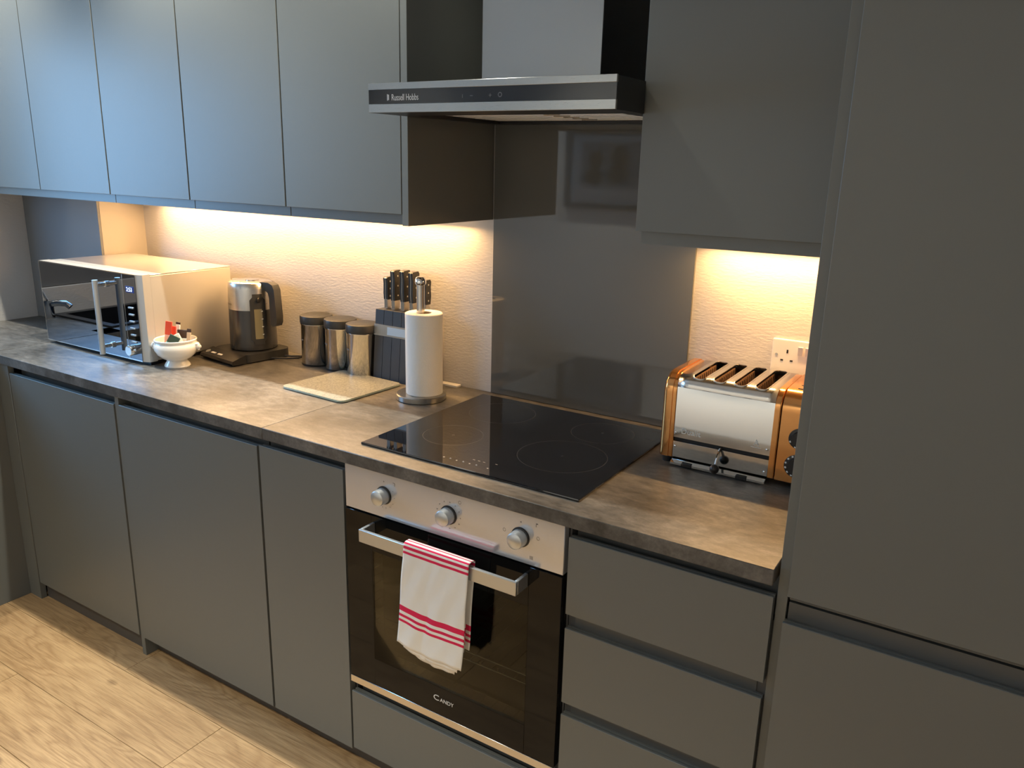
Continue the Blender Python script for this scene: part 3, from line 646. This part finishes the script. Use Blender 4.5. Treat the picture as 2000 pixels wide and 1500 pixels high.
# ------------------------------------------------------------------ canisters
def canister(c, label):
    t = thing('canister', label, 'canister', (*c, ZW), group='steel canisters with black lids')
    obj('body', MB().lathe([(0, .0035), (.050, .0035), (.0515, .006), (.0510, .134), (.0525, .136), (.0525, .1385), (.0505, .139)], (0, 0, 0), 56), m_polish, t, local=True)
    obj('base_ring', MB().lathe([(.046, .0), (.0522, .0), (.0525, .005), (.0515, .006)], (0, 0, 0), 48), m_black, t, local=True)
    obj('lid', MB().lathe([(.0505, .139), (.0522, .140), (.0530, .143), (.0530, .160), (.0515, .164), (.049, .1652), (0, .1652)], (0, 0, 0), 56), m_khand, t, local=True)
    g = MB(); g.grid([[(.0513*math.cos(a), .0513*math.sin(a), z) for a in [-PI/2-.62+.066*k for k in range(7)]] for z in (.0835, .0885)])
    obj('printed_mark', g, m_printg, t, local=True)                     # the small print is too blurred to read
canister((-1.0970, -0.0600), 'steel canister with black lid nearest the kettle, leftmost of three')
canister((-0.9895, -0.0590), 'steel canister with black lid, middle of the three')
canister((-0.8822, -0.0720), 'steel canister with black lid touching the knife block, rightmost of three')

# ------------------------------------------------------------------ knife block and knives
kx0, kx1 = -0.8265, -0.6185
kbk = thing('knife_block', 'dark slatted knife block with steel band against the wall', 'knife block', (-0.72, -0.05, ZW))
def yfr(z): return -0.0905 + (z-ZW)*0.090
ns = 6; wslat = (kx1-kx0)/ns; ztk = 1.1265
for k in range(ns):
    a, b_ = kx0+k*wslat+.0008, kx0+(k+1)*wslat-.0008
    obj('slat', MB().prism([(yfr(ZW), ZW), (yfr(ztk), ztk), (yfr(ztk)+.056, ztk-.001), (-.006, ZW)], a, b_, 'x'), m_knifeb, kbk)
obj('core', MB().prism([(yfr(ZW)+.003, ZW), (yfr(ztk-.004)+.003, ztk-.004), (yfr(ztk)+.052, ztk-.004), (-.009, ZW)], kx0+.004, kx1-.004, 'x'), m_dark, kbk)
bd = obj('steel_band', MB().prism([(yfr(1.0475)-.002, 1.0475), (yfr(1.0815)-.002, 1.0815), (yfr(1.0815)+.001, 1.0815), (yfr(1.0475)+.001, 1.0475)], kx0-.0015, kx1+.0015, 'x'), m_satin, kbk)
obj('engraved_plate', MB().prism([(yfr(1.0525)-.0024, 1.0525), (yfr(1.0765)-.0024, 1.0765), (yfr(1.0765)-.0015, 1.0765), (yfr(1.0525)-.0015, 1.0525)], -.775, -.690, 'x'), m_alu, bd)
spec = [(-0.8010, 1.2250, .024, 'small knife with black riveted handle, leftmost in the block'), (-0.7700, 1.2480, .030, 'tall black-handled knife, second from the left in the block'),
        (-0.7330, 1.2500, .030, 'tall black-handled knife in the middle of the block'), (-0.6990, 1.2490, .030, 'tall black-handled knife directly left of the paper towel pole'),
        (-0.6520, 1.2290, .024, 'small black-handled knife half hidden behind the paper towel pole')]
for kx, kzt, kd, lab in spec:
    t = thing('knife', lab, 'knife', (kx, -0.042, 1.122), group='knives in the block')
    y0 = -0.042; z0 = 1.150; hgt = kzt-z0
    obj('blade', MB().prism([(y0-kd*.36, ztk-.003), (y0-kd*.36, z0+.002), (y0+kd*.36, z0+.002), (y0+kd*.42, ztk-.003)], kx-.0022, kx+.0022, 'x'), m_satin, t)
    bl = MB().prism([(y0-kd*.42, ztk+.002), (y0-kd*.44, z0+.008), (y0+kd*.44, z0+.010), (y0+kd*.40, ztk+.006)], kx-.0062, kx+.0062, 'x')
    obj('bolster', bl, m_satin, t)
    hpf = [(y0-kd*.46, z0+.006), (y0-kd*.52, z0+hgt*.35), (y0-kd*.46, z0+hgt*.72), (y0-kd*.54, kzt-.003), (y0-kd*.40, kzt), (y0+kd*.42, kzt+.001), (y0+kd*.60, kzt-.006), (y0+kd*.52, z0+hgt*.70), (y0+kd*.58, z0+hgt*.4), (y0+kd*.46, z0+.006)]
    obj('handle', MB().prism([(y+.0006, z) for y, z in hpf], kx-.0078, kx-.0016, 'x').prism([(y+.0006, z) for y, z in hpf], kx+.0016, kx+.0078, 'x'), m_khandle, t)
    obj('tang', MB().prism(hpf, kx-.0016, kx+.0016, 'x'), m_satin, t)
    for f in (.22, .52, .82): obj('rivet', MB().cyl((kx-.0084, y0+kd*.05, z0+hgt*f), (kx+.0084, y0+kd*.05, z0+hgt*f), .0027, 12), m_chrome, t)

# ------------------------------------------------------------------ paper towel
ph_ = (-0.5670, -0.1740)
ps = thing('paper_towel_stand', 'round brushed steel paper towel stand with tall pole', 'stand', (*ph_, ZW))
obj('base', MB().lathe([(0, 0), (.069, 0), (.0715, .002), (.0715, .015), (.0690, .0175), (0, .0178)], (*ph_, ZW), 56), m_steelx, ps)
obj('pole', MB().cyl((*ph_, ZW+.017), (*ph_, 1.2390), .0115, 24), m_satin, ps)
obj('pole_cap', MB().lathe([(.0118, 1.2380), (.0150, 1.2400), (.0160, 1.2450), (.0150, 1.2540), (.0100, 1.2605), (0, 1.2620)], (*ph_, 0), 28), m_chrome, ps)
pc = (-0.5600, -0.1680)
pt = thing('paper_towel_roll', 'white kitchen paper roll standing on the steel stand', 'paper roll', (*pc, ZW+.018))
pts_o, R0 = [], .0525
m_ = 72
for k in range(m_): pts_o.append((R0*math.cos(2*PI*k/m_), R0*math.sin(2*PI*k/m_)))
rl = MB(); z0, z1 = ZW+.0182, 1.1600
V = {}
for nm, r_, z_ in (('ob', R0, z0), ('ot', R0, z1-.002), ('ot2', R0-.002, z1), ('it', .0215, z1), ('ib', .0215, z0)):
    V[nm] = [rl.bm.verts.new((pc[0]+r_*math.cos(2*PI*k/m_), pc[1]+r_*math.sin(2*PI*k/m_), z_)) for k in range(m_)]
for a, b_ in (('ob', 'ot'), ('ot', 'ot2'), ('ot2', 'it'), ('it', 'ib'), ('ib', 'ob')):
    for k in range(m_): rl.bm.faces.new((V[a][k], V[a][(k+1) % m_], V[b_][(k+1) % m_], V[b_][k]))
obj('paper', rl, m_paper, pt)
ang0 = math.radians(222); fl2 = []
for k in range(9):
    a = ang0 - k*0.07; fl2.append((pc[0]+(R0+.0006+.00055*max(0, k-1))*math.cos(a), pc[1]+(R0+.0006+.00055*max(0, k-1))*math.sin(a)))
o = obj('loose_sheet', MB().grid([[(x, y, z0+.001) for x, y in fl2], [(x, y, z1-.003) for x, y in fl2]]), m_paper, pt)
sd = o.modifiers.new('thickness', 'SOLIDIFY'); sd.thickness = .0006
obj('cardboard_tube', MB().lathe([(.0214, z0), (.0214, z1-.001), (.0202, z1-.001), (.0202, z0), (.0214, z0)], (*pc, 0), 40), m_card, pt)

# ------------------------------------------------------------------ chopping board and wall strip
bdg = thing('chopping_board', 'square frosted glass chopping board lying before the knife block', 'chopping board', (-0.8290, -0.2240, ZW), rz=-0.045)
obj('glass_top', MB().prism(rrect(-.128, .128, -.124, .124, .018), .0035, .0075, 'z'), m_board, bdg, local=True)
obj('glass_edge', MB().prism(rrect(-.1286, .1286, -.1246, .1246, .0185), .0022, .0064, 'z'), m_boarde, bdg, local=True)
for x in (-.105, .105):
    for y in (-.10, .10): obj('foot', MB().cyl((x, y, 0), (x, y, .003), .008, 14), m_white, bdg, local=True)
tag(obj('plastic_strip', MB().box(-0.640, -0.5475, -0.028, -0.004, ZW, ZW+.0065, .001), m_white), 'small flat white plastic strip against the wall behind the paper roll', 'strip')

# ------------------------------------------------------------------ toaster
to = thing('toaster', 'four-slot polished steel and copper toaster beside the tall cabinet', 'toaster', (0.37, -0.14, ZW))
tz0, tz1, ty0, ty1 = 0.926, 1.1200, -0.2400, -0.0350
def profile(r, inset=0.0, zb=tz0, n=8):
    y0, y1, zt = ty0+inset, ty1-inset, tz1-inset; p = [(y0, zb)]
    for k in range(n+1): a = PI - PI/2*k/n; p.append((y0+r+r*math.cos(a), zt-r+r*math.sin(a)))
    for k in range(n+1): a = PI/2 - PI/2*k/n; p.append((y1-r+r*math.cos(a), zt-r+r*math.sin(a)))
    p.append((y1, zb)); return p
def shell(prof, x0, x1, rnd, n=5, side=0):      # closed end casting, its outer rim rounded
    mb = MB(); rows_ = []
    cy, cz = (ty0+ty1)/2, (tz0+tz1)/2
    xs = [(x0, 1.0), (x1-rnd, 1.0)] + [(x1-rnd+rnd*math.sin(PI/2*k/n), 1-rnd*(1-math.cos(PI/2*k/n))/.10) for k in range(1, n+1)]
    if side < 0: xs = [(x1, 1.0), (x0+rnd, 1.0)] + [(x0+rnd-rnd*math.sin(PI/2*k/n), 1-rnd*(1-math.cos(PI/2*k/n))/.10) for k in range(1, n+1)]
    V = [[mb.bm.verts.new((x, cy+(y-cy)*s, tz0+(z-tz0)*(1-(1-s)*.5))) for y, z in prof] for x, s in xs]
    for a, b_ in zip(V, V[1:]):
        for i in range(len(prof)-1): mb.bm.faces.new((a[i], a[i+1], b_[i+1], b_[i]))
    mb.bm.faces.new(V[-1]); mb.bm.faces.new(V[0]); return mb
le = obj('end_casing', shell(profile(.045, -.004), .189, .2125, .012, side=-1), m_copper, to)
obj('casing_rib', shell(profile(.042, -.0015), .2125, .2225, .003, side=1), m_copper, to)
obj('casing_rib', shell(profile(.042, -.0015), .4400, .4530, .003, side=1), m_copper, to)
re_ = obj('end_casing', shell(profile(.045, -.004), .4560, .5560, .014, side=1), m_copper, to)
obj('core', MB().prism(profile(.026, .012), .2225, .2330, 'x'), m_dark, to)
obj('core', MB().prism(profile(.026, .012), .430, .4563, 'x'), m_dark, to)
# top with four slots
X0t, X1t, r = .2222, .4402, .026
prof_len = []
base_p = profile(r, 0, tz1-.030, 10); cum = [0]
for a, b_ in zip(base_p, base_p[1:]): cum.append(cum[-1]+math.dist(a, b_))
Ltot = cum[-1]
def at(s):
    for i in range(len(cum)-1):
        if s <= cum[i+1]+1e-9:
            f = (s-cum[i])/(cum[i+1]-cum[i]); return (base_p[i][0]+(base_p[i+1][0]-base_p[i][0])*f, base_p[i][1]+(base_p[i+1][1]-base_p[i][1])*f)
    return base_p[-1]
sc = [.2655+.0463*k for k in range(4)]; hw_ = .0155; s0, s1 = .028, Ltot-.040; rc = .013
cols = [(X0t, 0)]
for c in sc:
    cols.append((c-hw_-.0005, 0))
    for q in range(-8, 9): cols.append((c+hw_*q/8, 1))
    cols.append((c+hw_+.0005, 0))
cols.append((X1t, 0))
def hole(x):
    for c in sc:
        d = abs(x-c)
        if d <= hw_+1e-6:
            dd = max(0, d-(hw_-rc)); k = rc-math.sqrt(max(0, rc*rc-dd*dd)); return s0+k, s1-k
    return s0+rc, s1-rc
mb = MB(); G = []
for x, fl_ in cols:
    h0, h1 = hole(x)
    ss = [h0*k/9 for k in range(10)] + [h0+(h1-h0)*k/8 for k in range(1, 8)] + [h1+(Ltot-h1)*k/9 for k in range(10)]
    G.append([mb.bm.verts.new((x, *at(s_v))) for s_v in ss])
for i in range(len(cols)-1):
    inside = cols[i][1] and cols[i+1][1]
    for k in range(len(G[0])-1):
        if inside and 9 <= k < 17: continue
        mb.bm.faces.new((G[i][k], G[i+1][k], G[i+1][k+1], G[i][k+1]))
tpo = obj('top_plate', mb, m_satin, to, smooth=50)
sd = tpo.modifiers.new('thickness', 'SOLIDIFY'); sd.thickness = .0016; sd.offset = -1
for c in sc:
    rim = MB(); pts_ = []
    for q in range(-8, 9): x = c+hw_*q/8; pts_.append((x, *at(hole(x)[0])))
    for k in range(1, 8): x = c+hw_; h0, h1 = hole(x); pts_.append((x, *at(h0+(h1-h0)*k/8)))
    for q in range(8, -9, -1): x = c+hw_*q/8; pts_.append((x, *at(hole(x)[1])))
    for k in range(7, 0, -1): x = c-hw_; h0, h1 = hole(x); pts_.append((x, *at(h0+(h1-h0)*k/8)))
    pts_.append(pts_[0]); rim.tube([(x, y, z+.0004) for x, y, z in pts_], .0014, 6)
    sl = obj('slot_rim', rim, m_satin, to)
    obj('heating_plate', MB().box(c-hw_-.0015, c-hw_, -.215, -.060, .985, 1.112), m_mica, sl)
    obj('heating_plate', MB().box(c+hw_, c+hw_+.0015, -.215, -.060, .985, 1.112), m_mica, sl)
    wr = MB()
    for k in range(11):
        y = -.208+k*.0145
        for x in (c-hw_+.0022, c+hw_-.0022): wr.cyl((x, y, .985), (x, y, 1.110), .0009, 5)
    obj('guard_wire', wr, m_black, sl)
obj('slot_floor', MB().box(.234, .430, -.226, -.048, .972, .982), m_dark, to)
obj('back_panel', MB().box(.2225, .4400, ty1-.003, ty1-.001, tz0, 1.093), m_polish, to)
fp = obj('front_panel', MB().prism([(ty0-.0005, .9745), (ty0-.0005, 1.0925), (ty0+.0008, 1.0950), (ty0+.003, 1.0950), (ty0+.003, .9745)], .2226, .4400, 'x'), m_polish, to)
obj('slot_gap', MB().box(.2226, .4400, ty0+.004, ty0+.006, .940, .985), m_dark, to)
obj('front_panel', MB().box(.2226, .4400, ty0-.0015, ty0+.003, .9270, .9655, .0006), m_polish, to)
for x, z in ((.2275, .9860), (.4335, .9880), (.2280, .9530), (.4330, .9370)): obj('rivet', MB().sph((x, ty0-.0012, z), .0030, 12, (1, .6, 1)), m_chrome, to)
obj('crumb_tray', MB().prism([(ty0-.001, .9245), (ty0-.0160, .9185), (ty0-.0160, .9140), (ty0+.02, .9140), (ty0+.02, .9245)], .2240, .4385, 'x'), m_polish, to)
for x in (.263, .388): obj('tray_clip', MB().box(x-.012, x+.012, ty0-.0195, ty0-.002, .9130, .9215, .001), m_black, to)
for x in (.205, .50):
    for y in (-.225, -.05): obj('foot', MB().cyl((x, y, ZW), (x, y, .930), .012, 14), m_black, to)
lv = obj('lever', MB().tube([(.3330, ty0+.004, .970), (.3330, ty0-.010, .964), (.3335, ty0-.026, .946), (.3340, ty0-.033, .936)], .0032, 8), m_chrome, to)
obj('lever_ball', MB().sph((.3340, ty0-.036, .9320), .0105, 18), m_black, lv)
text('lettering', 'Dualit', 0.0190, (.2390, ty0-.0008, .9855), m_print, to, sx=1.0, extrude=.0006)
lg = MB().prism([(.4035, .992), (.4085, 1.0055), (.4100, 1.0055), (.4055, .992)], ty0-.0012, ty0-.0004, 'y').prism([(.4085, 1.0055), (.4100, 1.0055), (.4155, .992), (.4135, .992)], ty0-.0012, ty0-.0004, 'y').box(.4055, .4135, ty0-.0012, ty0-.0004, .9960, .9975).box(.398, .4205, ty0-.0012, ty0-.0004, .9875, .9887)
obj('emblem', lg, m_print, to)
yk = ty0-.0040
for z, rd in ((1.0265, .0225), (.9655, .0255)):
    dl = obj('dial', MB().lathe([(0, .012), (rd*.70, .012), (rd*.74, .004), (rd, .003), (rd, 0)], (0.4985, yk, z), 36, 'y'), m_black, to)
    tk = MB()
    for k in range(5 if z > 1 else 9):
        a = math.radians((95, 205, 250, 300, 20)[k] if z > 1 else 60+k*27); c = Vector((0.4985+rd*.87*math.cos(a), yk-.0034, z+rd*.87*math.sin(a)))
        tk.sph(c, .0024, 8, (1, .25, 1))
    obj('dial_mark', tk, m_print, dl)
for z in (1.0545, .9965): obj('indicator', MB().sph((0.4985, yk, z), .0026, 10), m_brown, to)
vn = MB()
for k in range(4): vn.prism([(-.19+k*.018, 0), (-.187+k*.018, 0), (-.187+k*.018, 1), (-.19+k*.018, 1)], 0, 1, 'x') if False else vn.box(.475, .535, -.206+k*.030, -.203+k*.030, 1.1236, 1.1246)
obj('vent_slot', vn, m_dark, to)

# ------------------------------------------------------------------ wall socket
so = thing('wall_socket', 'white double plug socket with switches on the wall behind the toaster', 'socket', (0.437, -0.004, 1.10))
sx0, sz0 = .3640, 1.0990
obj('plate', MB().box(sx0, sx0+.146, -.0085, -.0005, sz0, sz0+.0865, .0022, 2), m_white, so, smooth=15)
for cx, sw in ((sx0+.036, sx0+.0655), (sx0+.110, sx0+.0825)):
    obj('pin_hole', MB().box(cx-.002, cx+.002, -.0090, -.008, sz0+.054, sz0+.0625), m_dark, so)
    for d in (-.011, .011): obj('pin_hole', MB().box(cx+d-.0032, cx+d+.0032, -.0090, -.008, sz0+.0350, sz0+.0388), m_dark, so)
    obj('switch', MB().prism([(-.0084, sz0+.052), (-.0100, sz0+.052), (-.0135, sz0+.0725), (-.0084, sz0+.0725)], sw-.0055, sw+.0055, 'x'), m_white, so)
for x in (sx0+.0115, sx0+.1345): obj('screw', MB().cyl((x, -.0084, sz0+.049), (x, -.0092, sz0+.049), .0034, 14), m_alu, so)

# ------------------------------------------------------------------ opposite side of the room (seen in reflections)
pf = thing('picture_frame', 'dark framed portrait print on the opposite wall, reflected in the splashback', 'picture', (-1.33, YF+.01, 1.32))
fx0, fx1, fz0, fz1 = -1.63, -1.03, 1.315, 1.775
obj('frame', MB().box(fx0, fx1, YF+.001, YF+.03, fz0, fz0+.03).box(fx0, fx1, YF+.001, YF+.03, fz1-.03, fz1).box(fx0, fx0+.03, YF+.001, YF+.03, fz0+.03, fz1-.03).box(fx1-.03, fx1, YF+.001, YF+.03, fz0+.03, fz1-.03), m_black, pf)
obj('mount', MB().box(fx0+.03, fx1-.03, YF+.001, YF+.006, fz0+.03, fz1-.03), m_mount, pf)
ph2 = obj('photo', MB().box(fx0+.105, fx1-.105, YF+.006, YF+.008, fz0+.125, fz1-.07), m_photo, pf)
for cx, cz, rr in ((-1.43, 1.60, .048), (-1.27, 1.62, .058)):
    obj('printed_figure', MB().sph((cx, YF+.008, cz), rr, 18, (1, .02, 1.15)).sph((cx-.01, YF+.008, cz-.10), rr*1.3, 18, (1, .015, .75)), m_bench, ph2)
obj('glass', MB().box(fx0+.03, fx1-.03, YF+.022, YF+.025, fz0+.03, fz1-.03), m_picglass, pf)
bn = thing('bench', 'low dark upholstered bench along the opposite wall, dimly reflected in the splashback', 'bench', (-1.2, -2.42, 0))
obj('seat', MB().box(-2.0, .70, -2.60, -2.24, .30, .385, .01), m_bench, bn)
obj('base', MB().box(-1.98, .68, -2.59, -2.27, .0, .30), m_bench, bn)

for o in bpy.data.objects:                                       # prints and wires too fine to pick apart one by one
    if o.parent and o.name.split('.')[0] in ('touch_icon', 'touch_mark', 'dial_marking', 'dial_mark', 'guard_wire', 'vent_slot', 'printed_label', 'wire_rack', 'logo_bar'): o['kind'] = 'stuff'
for o in bpy.data.objects:                                       # repeats of one kind
    if o.parent is None:
        g = {'wall_cabinet': 'grey handleless wall cabinets', 'base_cabinet': 'grey handleless base cabinets', 'strip_light': 'warm strip lights under the wall cabinets',
             'sugar_stick': 'sachets and sticks in the white bowl', 'tea_sachet': 'sachets and sticks in the white bowl', 'milk_sachet': 'sachets and sticks in the white bowl',
             'coffee_sachet': 'sachets and sticks in the white bowl', 'worktop': 'stone-effect worktop sections'}.get(o.name.split('.')[0])
        if g: o['group'] = g
